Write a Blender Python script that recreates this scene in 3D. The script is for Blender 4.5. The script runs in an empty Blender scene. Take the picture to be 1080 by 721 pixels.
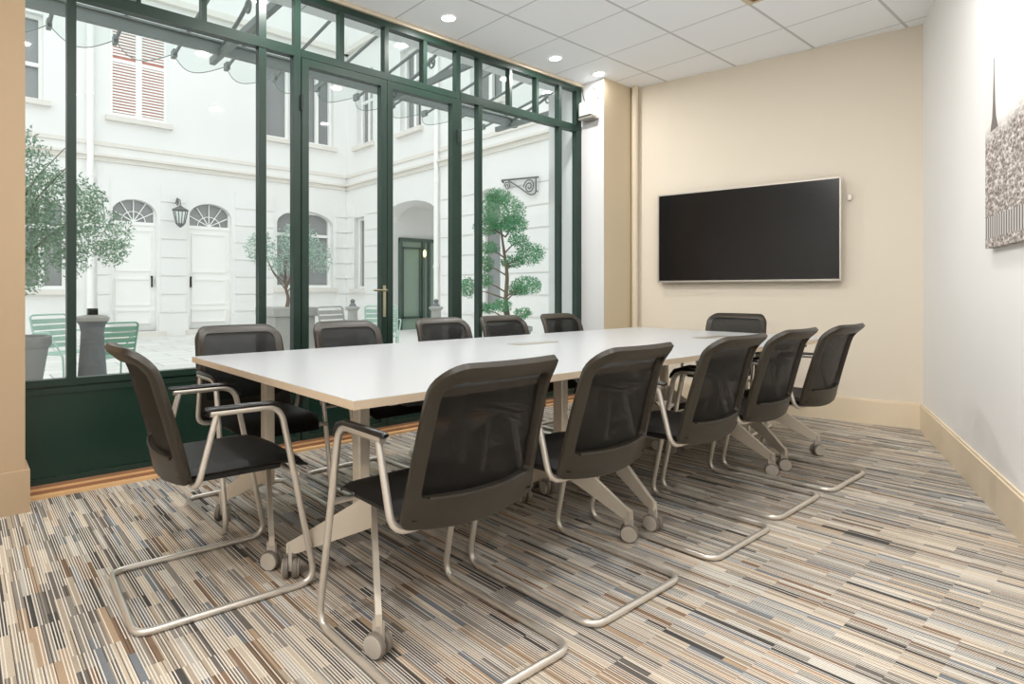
import bpy, math, random
from mathutils import Vector, Matrix
random.seed(7)
S = bpy.context.scene
C = S.collection
PI = math.pi

# ------------------------------------------------------------------ materials
def lin(c):
    c /= 255.0
    return c / 12.92 if c <= 0.04045 else ((c + 0.055) / 1.055) ** 2.4
def col(r, g, b): return (lin(r), lin(g), lin(b), 1)

def mat(name, rgb, rough=0.6, metal=0.0, spec=0.5, noise=0.0, nscale=8.0, bump=0.0, bscale=60.0, coat=0.0):
    m = bpy.data.materials.new(name); m.use_nodes = True
    nt = m.node_tree; b = nt.nodes['Principled BSDF']
    b.inputs['Base Color'].default_value = col(*rgb)
    b.inputs['Roughness'].default_value = rough
    b.inputs['Metallic'].default_value = metal
    b.inputs['Specular IOR Level'].default_value = spec
    b.inputs['Coat Weight'].default_value = coat
    tc = nt.nodes.new('ShaderNodeTexCoord')
    if noise > 0:
        n = nt.nodes.new('ShaderNodeTexNoise'); n.inputs['Scale'].default_value = nscale
        n.inputs['Detail'].default_value = 5
        nt.links.new(tc.outputs['Object'], n.inputs['Vector'])
        mr = nt.nodes.new('ShaderNodeMapRange')
        mr.inputs['To Min'].default_value = 1 - noise; mr.inputs['To Max'].default_value = 1 + noise
        nt.links.new(n.outputs['Fac'], mr.inputs['Value'])
        h = nt.nodes.new('ShaderNodeHueSaturation'); h.inputs['Color'].default_value = col(*rgb)
        nt.links.new(mr.outputs[0], h.inputs['Value'])
        nt.links.new(h.outputs[0], b.inputs['Base Color'])
    if bump > 0:
        n = nt.nodes.new('ShaderNodeTexNoise'); n.inputs['Scale'].default_value = bscale
        nt.links.new(tc.outputs['Object'], n.inputs['Vector'])
        bp = nt.nodes.new('ShaderNodeBump'); bp.inputs['Strength'].default_value = bump
        bp.inputs['Distance'].default_value = 0.01
        nt.links.new(n.outputs['Fac'], bp.inputs['Height']); nt.links.new(bp.outputs[0], b.inputs['Normal'])
    return m

def glass_mat(name, tint=(250, 253, 252), refl=0.9, base=0.03):
    m = bpy.data.materials.new(name); m.use_nodes = True
    nt = m.node_tree; nt.nodes.clear()
    out = nt.nodes.new('ShaderNodeOutputMaterial'); mx = nt.nodes.new('ShaderNodeMixShader')
    t = nt.nodes.new('ShaderNodeBsdfTransparent'); t.inputs[0].default_value = col(*tint)
    g = nt.nodes.new('ShaderNodeBsdfGlossy'); g.inputs['Roughness'].default_value = 0.02
    lw = nt.nodes.new('ShaderNodeFresnel'); lw.inputs['IOR'].default_value = 1.45
    mu = nt.nodes.new('ShaderNodeMath'); mu.operation = 'MULTIPLY'; mu.inputs[1].default_value = refl
    ge = nt.nodes.new('ShaderNodeNewGeometry'); ib = nt.nodes.new('ShaderNodeMath'); ib.operation = 'SUBTRACT'; ib.inputs[0].default_value = 1.0
    nt.links.new(ge.outputs['Backfacing'], ib.inputs[1]); ml = nt.nodes.new('ShaderNodeMath'); ml.operation = 'MULTIPLY'
    nt.links.new(lw.outputs[0], ml.inputs[0]); nt.links.new(ib.outputs[0], ml.inputs[1]); nt.links.new(ml.outputs[0], mu.inputs[0])
    nt.links.new(mu.outputs[0], mx.inputs[0]); nt.links.new(t.outputs[0], mx.inputs[1]); nt.links.new(g.outputs[0], mx.inputs[2])
    nt.links.new(mx.outputs[0], out.inputs[0])
    return m

def mesh_mat():
    m = bpy.data.materials.new('chair_net'); m.use_nodes = True
    nt = m.node_tree; b = nt.nodes['Principled BSDF']
    b.inputs['Base Color'].default_value = col(17, 16, 14); b.inputs['Roughness'].default_value = 0.6; b.inputs['Specular IOR Level'].default_value = .25
    out = nt.nodes['Material Output']; mx = nt.nodes.new('ShaderNodeMixShader'); t = nt.nodes.new('ShaderNodeBsdfTransparent')
    mx.inputs[0].default_value = 0.95
    nt.links.new(t.outputs[0], mx.inputs[1]); nt.links.new(b.outputs[0], mx.inputs[2]); nt.links.new(mx.outputs[0], out.inputs[0])
    return m

def emit_mat(name, rgb, strength):
    m = bpy.data.materials.new(name); m.use_nodes = True
    b = m.node_tree.nodes['Principled BSDF']
    b.inputs['Emission Color'].default_value = col(*rgb); b.inputs['Emission Strength'].default_value = strength
    return m

class NT:
    """tiny helper to wire math nodes"""
    def __init__(s, m): s.nt = m.node_tree
    def m(s, op, a, b=None, c=None):
        n = s.nt.nodes.new('ShaderNodeMath'); n.operation = op
        for i, v in enumerate((a, b, c)):
            if v is None: continue
            if isinstance(v, (int, float)): n.inputs[i].default_value = v
            else: s.nt.links.new(v, n.inputs[i])
        return n.outputs[0]
    def xyz(s):
        tc = s.nt.nodes.new('ShaderNodeTexCoord'); sp = s.nt.nodes.new('ShaderNodeSeparateXYZ')
        s.nt.links.new(tc.outputs['Object'], sp.inputs[0]); return sp.outputs
    def white(s, a, b, seed=0.0):
        cb = s.nt.nodes.new('ShaderNodeCombineXYZ'); w = s.nt.nodes.new('ShaderNodeTexWhiteNoise')
        s.nt.links.new(a, cb.inputs[0])
        if b is not None: s.nt.links.new(b, cb.inputs[1])
        cb.inputs[2].default_value = seed
        s.nt.links.new(cb.outputs[0], w.inputs[0]); return w.outputs['Value']
    def ramp(s, fac, stops, const=True):
        r = s.nt.nodes.new('ShaderNodeValToRGB'); r.color_ramp.interpolation = 'CONSTANT' if const else 'LINEAR'
        e = r.color_ramp.elements
        while len(e) < len(stops): e.new(0.5)
        for k, (p, c) in enumerate(stops): e[k].position = p; e[k].color = col(*c)
        s.nt.links.new(fac, r.inputs[0]); return r.outputs[0]
    def mix(s, f, a, b, mode='MIX'):
        n = s.nt.nodes.new('ShaderNodeMix'); n.data_type = 'RGBA'; n.blend_type = mode
        for i, v in ((0, f), (6, a), (7, b)):
            if isinstance(v, (int, float)): n.inputs[i].default_value = v
            elif isinstance(v, tuple): n.inputs[i].default_value = v
            else: s.nt.links.new(v, n.inputs[i])
        return n.outputs[2]

def carpet_mat():
    m = bpy.data.materials.new('striped_carpet'); m.use_nodes = True
    b = m.node_tree.nodes['Principled BSDF']; b.inputs['Roughness'].default_value = 0.95
    b.inputs['Specular IOR Level'].default_value = 0.1
    n = NT(m); X, Y, Z = n.xyz()
    row = n.m('FLOOR', n.m('DIVIDE', n.m('ADD', Y, 10.0), 0.25))
    # wide colour bands: width about 4 cm, jittered, each long along y
    blk = n.m('FLOOR', n.m('DIVIDE', n.m('ADD', X, 10.0), 0.0255))
    jit = n.white(blk, None, 3.1)
    row2 = n.m('FLOOR', n.m('ADD', n.m('DIVIDE', n.m('ADD', Y, 10.0), 0.25), n.m('MULTIPLY', n.m('ROUND', n.m('MULTIPLY', jit, 2.0)), 0.37)))
    rnd = n.white(blk, row2, 0.5)
    band = n.ramp(rnd, [(0, (182, 168, 150)), (.15, (148, 141, 132)), (.30, (206, 192, 172)), (.44, (116, 110, 104)), (.55, (184, 160, 134)),
                        (.64, (130, 134, 138)), (.74, (84, 82, 80)), (.82, (192, 186, 176)), (.93, (138, 114, 94))])
    # fine yarn lines, 8.5 mm pitch
    u = n.m('DIVIDE', n.m('ADD', X, 10.0), 0.0085)
    fi = n.m('FLOOR', u); fr = n.m('FRACT', u)
    r2 = n.white(fi, row, 1.7)
    r3 = n.white(fi, row2, 5.7)
    isl = n.m('MULTIPLY', n.m('GREATER_THAN', fr, 0.62), n.m('GREATER_THAN', r2, 0.30))
    c1 = n.mix(n.m('MULTIPLY', isl, 0.92), band, col(240, 233, 220))
    isd = n.m('MULTIPLY', n.m('LESS_THAN', fr, 0.34), n.m('LESS_THAN', r3, 0.38))
    c2 = n.mix(n.m('MULTIPLY', isd, 0.78), c1, col(74, 68, 64))
    nz = m.node_tree.nodes.new('ShaderNodeTexNoise'); nz.inputs['Scale'].default_value = 220
    tc = m.node_tree.nodes.new('ShaderNodeTexCoord'); m.node_tree.links.new(tc.outputs['Object'], nz.inputs['Vector'])
    v = n.m('ADD', n.m('MULTIPLY', nz.outputs['Fac'], 0.5), 0.66)
    h = m.node_tree.nodes.new('ShaderNodeHueSaturation'); m.node_tree.links.new(c2, h.inputs['Color']); m.node_tree.links.new(v, h.inputs['Value'])
    m.node_tree.links.new(h.outputs[0], b.inputs['Base Color'])
    bp = m.node_tree.nodes.new('ShaderNodeBump'); bp.inputs['Strength'].default_value = 0.5; bp.inputs['Distance'].default_value = 0.002
    m.node_tree.links.new(fr, bp.inputs['Height']); m.node_tree.links.new(bp.outputs[0], b.inputs['Normal'])
    return m

def ceiling_mat():
    m = bpy.data.materials.new('ceiling_tiles'); m.use_nodes = True
    b = m.node_tree.nodes['Principled BSDF']; b.inputs['Roughness'].default_value = 0.9
    n = NT(m); X, Y, Z = n.xyz()
    def line(v, off, w):
        f = n.m('FRACT', n.m('DIVIDE', n.m('ADD', v, off), 0.6))
        return n.m('LESS_THAN', n.m('ABSOLUTE', n.m('SUBTRACT', f, 0.5)), w / 0.6 / 2)
    lx = line(X, 12 - 3.11 + .3, 0.012); ly = line(Y, 12 - 3.699 + .3, 0.020)
    g = n.m('MAXIMUM', lx, ly)
    c = n.mix(g, col(247, 250, 255), col(202, 203, 204))
    m.node_tree.links.new(c, b.inputs['Base Color'])
    nz = m.node_tree.nodes.new('ShaderNodeTexNoise'); nz.inputs['Scale'].default_value = 180
    tc = m.node_tree.nodes.new('ShaderNodeTexCoord'); m.node_tree.links.new(tc.outputs['Object'], nz.inputs['Vector'])
    bp = m.node_tree.nodes.new('ShaderNodeBump'); bp.inputs['Strength'].default_value = 0.15; bp.inputs['Distance'].default_value = 0.003
    m.node_tree.links.new(nz.outputs['Fac'], bp.inputs['Height']); m.node_tree.links.new(bp.outputs[0], b.inputs['Normal'])
    return m

def paving_mat():
    m = bpy.data.materials.new('courtyard_paving'); m.use_nodes = True
    b = m.node_tree.nodes['Principled BSDF']; b.inputs['Roughness'].default_value = 0.85
    tc = m.node_tree.nodes.new('ShaderNodeTexCoord'); br = m.node_tree.nodes.new('ShaderNodeTexBrick')
    br.inputs['Scale'].default_value = 1.0; br.inputs['Brick Width'].default_value = 0.9; br.inputs['Row Height'].default_value = 0.45
    br.inputs['Mortar Size'].default_value = 0.012
    br.inputs['Color1'].default_value = col(226, 224, 220); br.inputs['Color2'].default_value = col(214, 212, 208); br.inputs['Mortar'].default_value = col(176, 174, 170)
    m.node_tree.links.new(tc.outputs['Object'], br.inputs['Vector']); m.node_tree.links.new(br.outputs[0], b.inputs['Base Color'])
    return m

def art_mat():
    m = bpy.data.materials.new('city_print'); m.use_nodes = True
    b = m.node_tree.nodes['Principled BSDF']; b.inputs['Roughness'].default_value = 0.7
    n = NT(m); X, Y, Z = n.xyz(); nt = m.node_tree
    tc = nt.nodes.new('ShaderNodeTexCoord')
    vo = nt.nodes.new('ShaderNodeTexVoronoi'); vo.inputs['Scale'].default_value = 24; vo.distance = 'CHEBYCHEV'
    mp = nt.nodes.new('ShaderNodeMapping'); mp.inputs['Scale'].default_value = (1.2, 1, 2.2)
    nt.links.new(tc.outputs['Object'], mp.inputs[0]); nt.links.new(mp.outputs[0], vo.inputs['Vector'])
    nz = nt.nodes.new('ShaderNodeTexNoise'); nz.inputs['Scale'].default_value = 45; nz.inputs['Detail'].default_value = 6
    nt.links.new(mp.outputs[0], nz.inputs['Vector'])
    vv = n.m('ADD', n.m('MULTIPLY', vo.outputs['Distance'], 0.6), n.m('MULTIPLY', nz.outputs['Fac'], 0.95))
    city = n.ramp(vv, [(0.25, (52, 47, 44)), (.52, (112, 102, 95)), (.72, (160, 150, 143)), (.95, (228, 222, 218))], False)
    hz = nt.nodes.new('ShaderNodeTexNoise'); hz.inputs['Scale'].default_value = 3
    nt.links.new(tc.outputs['Object'], hz.inputs['Vector'])
    edge = n.m('ADD', Z, n.m('MULTIPLY', n.m('SUBTRACT', hz.outputs['Fac'], 0.5), 0.12))
    f = nt.nodes.new('ShaderNodeMapRange'); f.inputs['From Min'].default_value = 1.76; f.inputs['From Max'].default_value = 1.84
    nt.links.new(edge, f.inputs['Value'])
    c = n.mix(f.outputs[0], city, col(238, 234, 230))
    # quay wall with arches at the foot of the print
    ar = n.m('LESS_THAN', n.m('ABSOLUTE', n.m('SUBTRACT', n.m('FRACT', n.m('MULTIPLY', X, 28.0)), 0.5)), 0.22)
    q = n.mix(ar, col(206, 202, 198), col(96, 92, 90))
    inq = n.m('MULTIPLY', n.m('LESS_THAN', Z, 1.40), n.m('GREATER_THAN', Z, 1.30))
    c = n.mix(inq, c, q)
    nt.links.new(c, b.inputs['Base Color'])
    return m

M = dict(
    wall_tv=mat('beige_wall_paint', (228, 218, 201), .8, noise=.012, nscale=3),
    wall_w=mat('cream_wall_paint', (240, 239, 238), .8, noise=.01, nscale=3),
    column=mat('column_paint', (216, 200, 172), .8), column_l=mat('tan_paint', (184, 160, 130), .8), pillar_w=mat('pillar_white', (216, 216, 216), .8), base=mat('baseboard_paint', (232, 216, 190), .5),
    ceil=ceiling_mat(), carpet=carpet_mat(), wood=mat('oak_threshold', (222, 180, 130), .45, noise=.1, nscale=30),
    wood_dark=mat('brown_strip', (150, 112, 84), .5), trim=mat('cream_trim', (214, 202, 180), .6),
    green=mat('green_steel', (32, 52, 44), .35, spec=.4, noise=.05, nscale=6), green_panel=mat('green_panel_gloss', (18, 48, 38), .22, noise=.12, nscale=4),
    glass=glass_mat('window_glass'), canopy_glass=glass_mat('canopy_glass', (240, 245, 244), .7),
    brass=mat('door_brass', (196, 188, 160), .3, metal=1), dark=mat('dark_steel', (40, 42, 42), .4, metal=.6),
    top=mat('white_laminate', (182, 184, 186), .28, spec=.45), edge=mat('beech_edge', (216, 196, 170), .5), leg=mat('beige_silver_leg', (220, 210, 194), .42, metal=.35),
    black=mat('black_plastic', (26, 26, 26), .45), tube=mat('satin_tube', (222, 216, 206), .34, metal=.7),
    shell=mat('taupe_black_plastic', (46, 40, 30), .40, spec=.5), net=mesh_mat(), seat=mat('black_seat_fabric', (20, 19, 18), .5, bump=.15, bscale=400, spec=.35),
    pad=mat('black_arm_pad', (24, 23, 22), .3), wheel=mat('grey_wheel', (196, 188, 176), .5), tyre=mat('dark_tyre', (128, 120, 110), .6),
    screen=mat('screen_black', (7, 7, 8), .16, spec=.5), bezel=mat('silver_bezel', (190, 184, 174), .35, metal=.8),
    stone=mat('limestone', (236, 235, 233), .9, noise=.05, nscale=1.2), stone_y=mat('limestone_ledge', (226, 221, 214), .9, noise=.06, nscale=3),
    white=mat('white_paint', (244, 243, 240), .6), whitep=mat('white_plastic', (236, 235, 232), .4),
    pane=mat('dark_pane', (138, 141, 141), .12, spec=.8), shutter_red=mat('shutter_backing', (196, 138, 124), .8), steel=mat('canopy_steel', (132, 138, 137), .5, metal=.2),
    pave=paving_mat(), leaf=mat('olive_leaf', (140, 172, 146), .6, noise=.35, nscale=9), leaf2=mat('conifer_leaf', (92, 156, 110), .6, noise=.4, nscale=10),
    leaf3=mat('pale_leaf', (168, 192, 178), .6, noise=.25, nscale=9),
    bark=mat('bark', (120, 104, 90), .9, noise=.3, nscale=20), pot=mat('grey_pot', (150, 150, 150), .7, noise=.12, nscale=6), soil=mat('soil', (80, 66, 54), 1),
    garden=mat('green_garden_metal', (126, 168, 148), .45), garden_pale=mat('pale_green_garden_metal', (176, 202, 190), .45), conc=mat('dark_concrete', (112, 114, 118), .75, noise=.22, nscale=7),
    concl=mat('grey_concrete', (168, 166, 162), .8, noise=.1, nscale=7),
    inner_green=mat('passage_green', (140, 160, 144), .5), inner_dark=mat('passage_dark_green', (64, 84, 74), .5), iron=mat('wrought_iron', (96, 98, 98), .5),
    art=art_mat(), tower=mat('tower_ink', (120, 112, 108), .8), lamp=emit_mat('lamp_glow', (255, 250, 240), 12.0), amber=emit_mat('amber_glow', (250, 240, 150), 1.5),
)

# ------------------------------------------------------------------ mesh builder
class MB:
    def __init__(s): s.v = []; s.f = []; s.mi = []
    def add(s, vs, fs, mi=0):
        o = len(s.v); s.v += [tuple(p) for p in vs]; s.f += [tuple(o + i for i in f) for f in fs]; s.mi += [mi] * len(fs); return s
    def box(s, x0, x1, y0, y1, z0, z1, mi=0, rot=None, piv=(0, 0)):
        vs = [Vector((x, y, z)) for z in (z0, z1) for y in (y0, y1) for x in (x0, x1)]
        if rot:
            R = Matrix.Rotation(rot, 3, 'Z'); P = Vector((piv[0], piv[1], 0)); vs = [R @ (p - P) + P for p in vs]
        return s.add(vs, [(0, 2, 3, 1), (4, 5, 7, 6), (0, 1, 5, 4), (2, 6, 7, 3), (0, 4, 6, 2), (1, 3, 7, 5)], mi)
    def prism(s, poly, z0, z1, mi=0):
        n = len(poly); vs = [(x, y, z0) for x, y in poly] + [(x, y, z1) for x, y in poly]
        return s.add(vs, [tuple(range(n))[::-1], tuple(range(n, 2 * n))] + [(i, (i + 1) % n, n + (i + 1) % n, n + i) for i in range(n)], mi)
    def extrude(s, poly3, d, mi=0):
        n = len(poly3); d = Vector(d); a = [Vector(p) for p in poly3]; b = [p + d for p in a]
        return s.add(a + b, [tuple(range(n)), tuple(range(n, 2 * n))[::-1]] + [(i, n + i, n + (i + 1) % n, (i + 1) % n) for i in range(n)], mi)
    def rings(s, rings, cap=True, mi=0, closed=False):
        n = len(rings[0]); vs = [p for r in rings for p in r]; fs = []
        m = len(rings)
        for k in range(m if closed else m - 1):
            a = k * n; b = ((k + 1) % m) * n
            for i in range(n): j = (i + 1) % n; fs.append((a + i, a + j, b + j, b + i))
        if cap and not closed: fs += [tuple(range(n))[::-1], tuple(range((m - 1) * n, m * n))]
        return s.add(vs, fs, mi)
    def tube(s, pts, r, n=10, fillet=0.0, mi=0, seg=5, r2=None, cap=True):
        P = [Vector(p) for p in pts]
        if fillet:
            Q = [P[0]]
            for i in range(1, len(P) - 1):
                a, b, c = P[i - 1], P[i], P[i + 1]
                fl = fillet[i - 1] if isinstance(fillet, (list, tuple)) else fillet
                d1 = (a - b); d2 = (c - b); t = min(fl, d1.length * .49, d2.length * .49)
                p1 = b + d1.normalized() * t; p2 = b + d2.normalized() * t
                for k in range(seg + 1):
                    w = k / seg; Q.append(p1 * (1 - w) ** 2 + b * 2 * w * (1 - w) + p2 * w * w)
            Q.append(P[-1]); P = Q
        T = []
        for i in range(len(P)):
            if i == 0: t = P[1] - P[0]
            elif i == len(P) - 1: t = P[-1] - P[-2]
            else: t = (P[i + 1] - P[i]).normalized() + (P[i] - P[i - 1]).normalized()
            T.append(t.normalized())
        up = Vector((0, 0, 1)) if abs(T[0].z) < .9 else Vector((1, 0, 0))
        N = T[0].cross(up).normalized(); R = []
        for i, p in enumerate(P):
            N = (N - T[i] * N.dot(T[i])).normalized(); B = T[i].cross(N)
            rr = r if r2 is None else r + (r2 - r) * i / (len(P) - 1)
            R.append([p + (N * math.cos(2 * PI * k / n) + B * math.sin(2 * PI * k / n)) * rr for k in range(n)])
        return s.rings(R, cap, mi)
    def lathe(s, prof, n=24, c=(0, 0), mi=0, sq=False):
        R = [[(c[0] + r * math.cos(2 * PI * k / n), c[1] + r * math.sin(2 * PI * k / n), z) for k in range(n)] for r, z in prof]
        return s.rings(R, True, mi)
    def disc_x(s, x0, x1, y, z, r, n=20, mi=0, bev=.004):
        R = [[(x, y + q * math.cos(2 * PI * k / n), z + q * math.sin(2 * PI * k / n)) for k in range(n)]
             for x, q in ((x0, r - bev), (x0 + bev, r), (x1 - bev, r), (x1, r - bev))]
        return s.rings(R, True, mi)
    def build(s, name, mats, parent=None, smooth=False, loc=None, ang=35, bevel=0, **tags):
        me = bpy.data.meshes.new(name); me.from_pydata(s.v, [], s.f)
        for m in (mats if isinstance(mats, (list, tuple)) else [mats]): me.materials.append(m)
        me.polygons.foreach_set('material_index', s.mi)
        import bmesh
        bm = bmesh.new(); bm.from_mesh(me); bmesh.ops.recalc_face_normals(bm, faces=bm.faces); bm.to_mesh(me); bm.free()
        me.update()
        if smooth:
            me.shade_smooth(); me.set_sharp_from_angle(angle=math.radians(ang))
        o = bpy.data.objects.new(name, me); C.objects.link(o)
        if parent: o.parent = parent
        if loc: o.location = loc
        if bevel:
            b = o.modifiers.new('b', 'BEVEL'); b.width = bevel; b.segments = 2; b.limit_method = 'ANGLE'
        for k, v in tags.items(): o[k] = v
        return o

def thing(name, label, cat, loc=(0, 0, 0), rz=0, group=None, kind=None):
    o = bpy.data.objects.new(name, None); C.objects.link(o); o.location = loc; o.rotation_euler = (0, 0, rz)
    o.empty_display_size = .1
    o['label'] = label; o['category'] = cat
    if group: o['group'] = group
    if kind: o['kind'] = kind
    return o
def dup(root, loc, rz, label):
    r = root.copy(); C.objects.link(r); r.location = loc; r.rotation_euler = (0, 0, rz); r['label'] = label
    for ch in list(root.children):
        c = ch.copy(); C.objects.link(c); c.parent = r
        for g in list(ch.children):
            d = g.copy(); C.objects.link(d); d.parent = c
    return r

CZ = 3.067   # ceiling height
# right wall runs through R0 -> R1, screen wall from R0 -> T1
R0 = Vector((5.652, 1.208)); RD = Vector((-2.165, -.797)).normalized(); R1 = R0 + RD * 8.8
T1 = Vector((5.234, 3.377)); TD = (T1 - R0).normalized(); T2 = R0 + TD * 2.62
RN = Vector((-RD.y, RD.x)); RN = RN if RN.dot(Vector((0, 3)) - R0) > 0 else -RN
TN = Vector((-TD.y, TD.x)); TN = TN if TN.dot(Vector((0, 2)) - R0) > 0 else -TN
XL = -2.55

# ------------------------------------------------------------------ room shell
ext = [(XL - .2, 4.05), (XL - .2, R1.y - .5), (R1.x, R1.y - .3), (R0.x + .4, R0.y - .3), (R0.x + .4, 4.05)]
fl = [(XL - .1, 3.74), (XL - .1, -2.3), (R1.x, R1.y - .2), (R0.x + .15, R0.y - .1), (5.75, 3.74)]
MB().prism(fl, -.12, 0).build('floor', M['carpet'], kind='structure')
MB().prism([(XL - .1, 4.0), (XL - .1, -2.3), (R1.x, R1.y - .2), (R0.x + .15, R0.y - .1), (5.75, 4.0)], CZ, CZ + .12).build('ceiling', M['ceil'], kind='structure')
def wallseg(name, a, b, n, th, m, z0=0, z1=CZ):
    a = Vector(a); b = Vector(b); o = -n * th
    return MB().prism([tuple(a), tuple(b), tuple(b + o), tuple(a + o)], z0, z1).build(name, m, kind='structure')
wallseg('wall_right', R0 - RD * .25, R1, RN, .2, M['wall_w'])
wallseg('wall_back', R0 - TD * .02, T2 + TD * .1, TN, .2, M['wall_tv'])
MB().box(XL - .2, XL, -2.4, 3.5, 0, CZ).build('wall_rear', M['wall_w'], kind='structure')
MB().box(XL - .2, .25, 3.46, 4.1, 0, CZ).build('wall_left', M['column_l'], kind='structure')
def bb(name, a, b, n, z1=.195, t=.018):
    a = Vector(a); b = Vector(b); o = n * t
    mb = MB().prism([tuple(a), tuple(b), tuple(b + o), tuple(a + o)], 0, z1 - .012)
    mb.prism([tuple(a), tuple(b), tuple(b + o * .55), tuple(a + o * .55)], z1 - .012, z1)
    return mb.build(name, M['base'], kind='structure')
bb('baseboard_right', R0, R1, RN); bb('baseboard_back', R0, T1 - TD * .01, TN)
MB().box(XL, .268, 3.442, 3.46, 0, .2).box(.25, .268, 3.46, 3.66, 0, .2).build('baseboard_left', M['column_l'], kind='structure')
# the square pillar that ends the glass front
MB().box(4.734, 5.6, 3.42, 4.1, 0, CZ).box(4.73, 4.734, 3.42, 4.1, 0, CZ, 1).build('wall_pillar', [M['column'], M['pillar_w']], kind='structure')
MB().box(4.715, 5.19, 3.405, 3.42, 0, .195).box(4.715, 4.73, 3.42, 3.66, 0, .195).build('baseboard_pillar', M['base'], kind='structure')
# exterior masonry over and beside the glass front
MB().box(-4, 6.2, 3.78, 4.1, CZ + .15, 3.9).box(4.93, 6.2, 3.76, 4.12, 0, CZ + .15).build('wall_exterior', M['stone'], kind='structure')
MB().box(.25, 4.73, 3.655, 3.70, CZ - .03, CZ - .001).build('trim_1', M['trim'], kind='structure')
MB().box(.25, 4.73, 3.61, 3.70, 0, .014).build('trim_2', M['wood'], kind='structure')
MB().box(.25, 4.73, 3.655, 3.70, .014, .03).box(.25, 4.73, 3.668, 3.70, .04, .055).build('trim_3', M['wood_dark'], kind='structure')
MB().box(.25, 4.73, 3.662, 3.70, .03, .04).build('trim_4', M['wood'], kind='structure')

# vertical riser pipe in the corner
p = MB().tube([(5.178, 3.375, 0), (5.178, 3.375, CZ)], .032, 16).build('riser_pipe', M['trim'], smooth=True)
p['label'] = 'cream riser pipe running floor to ceiling between pillar and screen wall'; p['category'] = 'pipe'

# ------------------------------------------------------------------ glass front
YA, YB = 3.68, 3.735
ZS, ZT0, ZT1, ZH = .59, 2.60, 2.665, 2.99
def win(name, x0, x1, bars, tbars, head=ZT0, base=ZS):
    """steel framed glazing bay between x0 and x1; bars = vertical bar spans of the main light, tbars = those of the transom"""
    e = bpy.data.objects.new(name, None); C.objects.link(e); e['kind'] = 'structure'
    mb = MB()
    for a, b in bars: mb.box(a, b, YA, YB, base - .04, ZT0)
    for a, b in tbars: mb.box(a, b, YA, YB, ZT1, ZH)
    mb.box(x0, x1, YA - .003, YB, ZT0, ZT1).box(x0, x1, YA - .004, YB, ZH, CZ - .03)
    mb.box(x0, x1, YA - .005, YB, ZS - .035, ZS).box(x0, x1, YA, YB, ZS - .075, ZS - .045).box(x0, x1, YA - .004, YB, .055, .085)
    mb.build('window_frame', M['green'], e)
    MB().box(x0, x1, YA + .008, YB - .01, .085, ZS - .035).build('window_panel', M['green_panel'], e)
    xs = [x0] + [v for ab in bars for v in ab] + [x1]
    edges = sorted(xs)
    def panes(spans, z0, z1):
        pos = x0; 
        for a, b in sorted(spans) + [(x1, x1)]:
            if a - pos > .03: MB().box(pos - .004, a + .004, 3.704, 3.710, z0 - .004, z1 + .004).build('window_pane', M['glass'], e)
            pos = b
    panes(bars, ZS, ZT0); panes(tbars, ZT1, ZH)
    return e
win('window_1', .25, 1.728, [(.25, .262), (.445, .488), (1.482, 1.53), (1.716, 1.728)], [(.25, .262), (.445, .488), (.775, .80), (1.13, 1.16), (1.482, 1.53)])
win('window_2', 3.168, 4.73, [(3.168, 3.18), (3.366, 3.409), (4.395, 4.435), (4.655, 4.73)], [(3.366, 3.409), (3.735, 3.765), (4.08, 4.11), (4.395, 4.435), (4.655, 4.73)])
# double door in the middle, with its own transom
dr = bpy.data.objects.new('door_1', None); C.objects.link(dr); dr['kind'] = 'structure'
mb = MB().box(1.728, 1.768, YA, YB, 0.014, CZ - .03).box(3.128, 3.168, YA, YB, .014, CZ - .03)
mb.box(1.768, 3.128, YA - .003, YB, 2.605, 2.655).box(1.768, 3.128, YA - .004, YB, ZH, CZ - .03)
for a in (2.06, 2.432, 2.79): mb.box(a, a + .036, YA, YB, 2.655, ZH)
mb.build('door_frame', M['green'], dr)
for a, b in ((1.768, 2.06), (2.096, 2.432), (2.468, 2.79), (2.826, 3.128)):
    MB().box(a - .003, b + .003, 3.704, 3.710, 2.652, ZH + .003).build('door_transom_pane', M['glass'], dr)
for a, b, h in ((1.772, 2.447, 1), (2.451, 3.124, 0)):
    mb = MB().box(a, a + .05, YA - .008, YB - .01, .02, 2.60).box(b - .05, b, YA - .008, YB - .01, .02, 2.60)
    mb.box(a + .05, b - .05, YA - .007, YB - .01, 2.55, 2.60).box(a + .05, b - .05, YA - .007, YB - .01, ZS - .05, ZS).box(a + .05, b - .05, YA - .007, YB - .01, .02, .09)
    lf = mb.build('door_leaf', M['green'], dr)
    MB().box(a + .05, b - .05, YA + .006, YB - .02, .09, ZS - .05).build('door_panel', M['green_panel'], lf)
    MB().box(a + .046, b - .046, 3.700, 3.706, ZS - .004, 2.554).build('door_pane', M['glass'], lf)
    hx = a + .02 if a < 2 else a + .02
    for z in ((.35, 2.3)): MB().tube([(a - .004 if a < 2 else b + .004, YA - .012, z - .05), (a - .004 if a < 2 else b + .004, YA - .012, z + .05)], .009, 10).build('door_hinge', M['dark'], lf, smooth=True)
    if h:
        hn = MB().box(b - .037, b - .013, YA - .014, YA - .008, .86, 1.09)
        hn.build('door_lock_plate', M['brass'], lf)
        MB().tube([(b - .025, YA - .012, 1.055), (b - .025, YA - .055, 1.055), (b - .145, YA - .055, 1.055)], .008, 10, .015).build('door_handle', M['brass'], lf, smooth=True)

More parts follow.
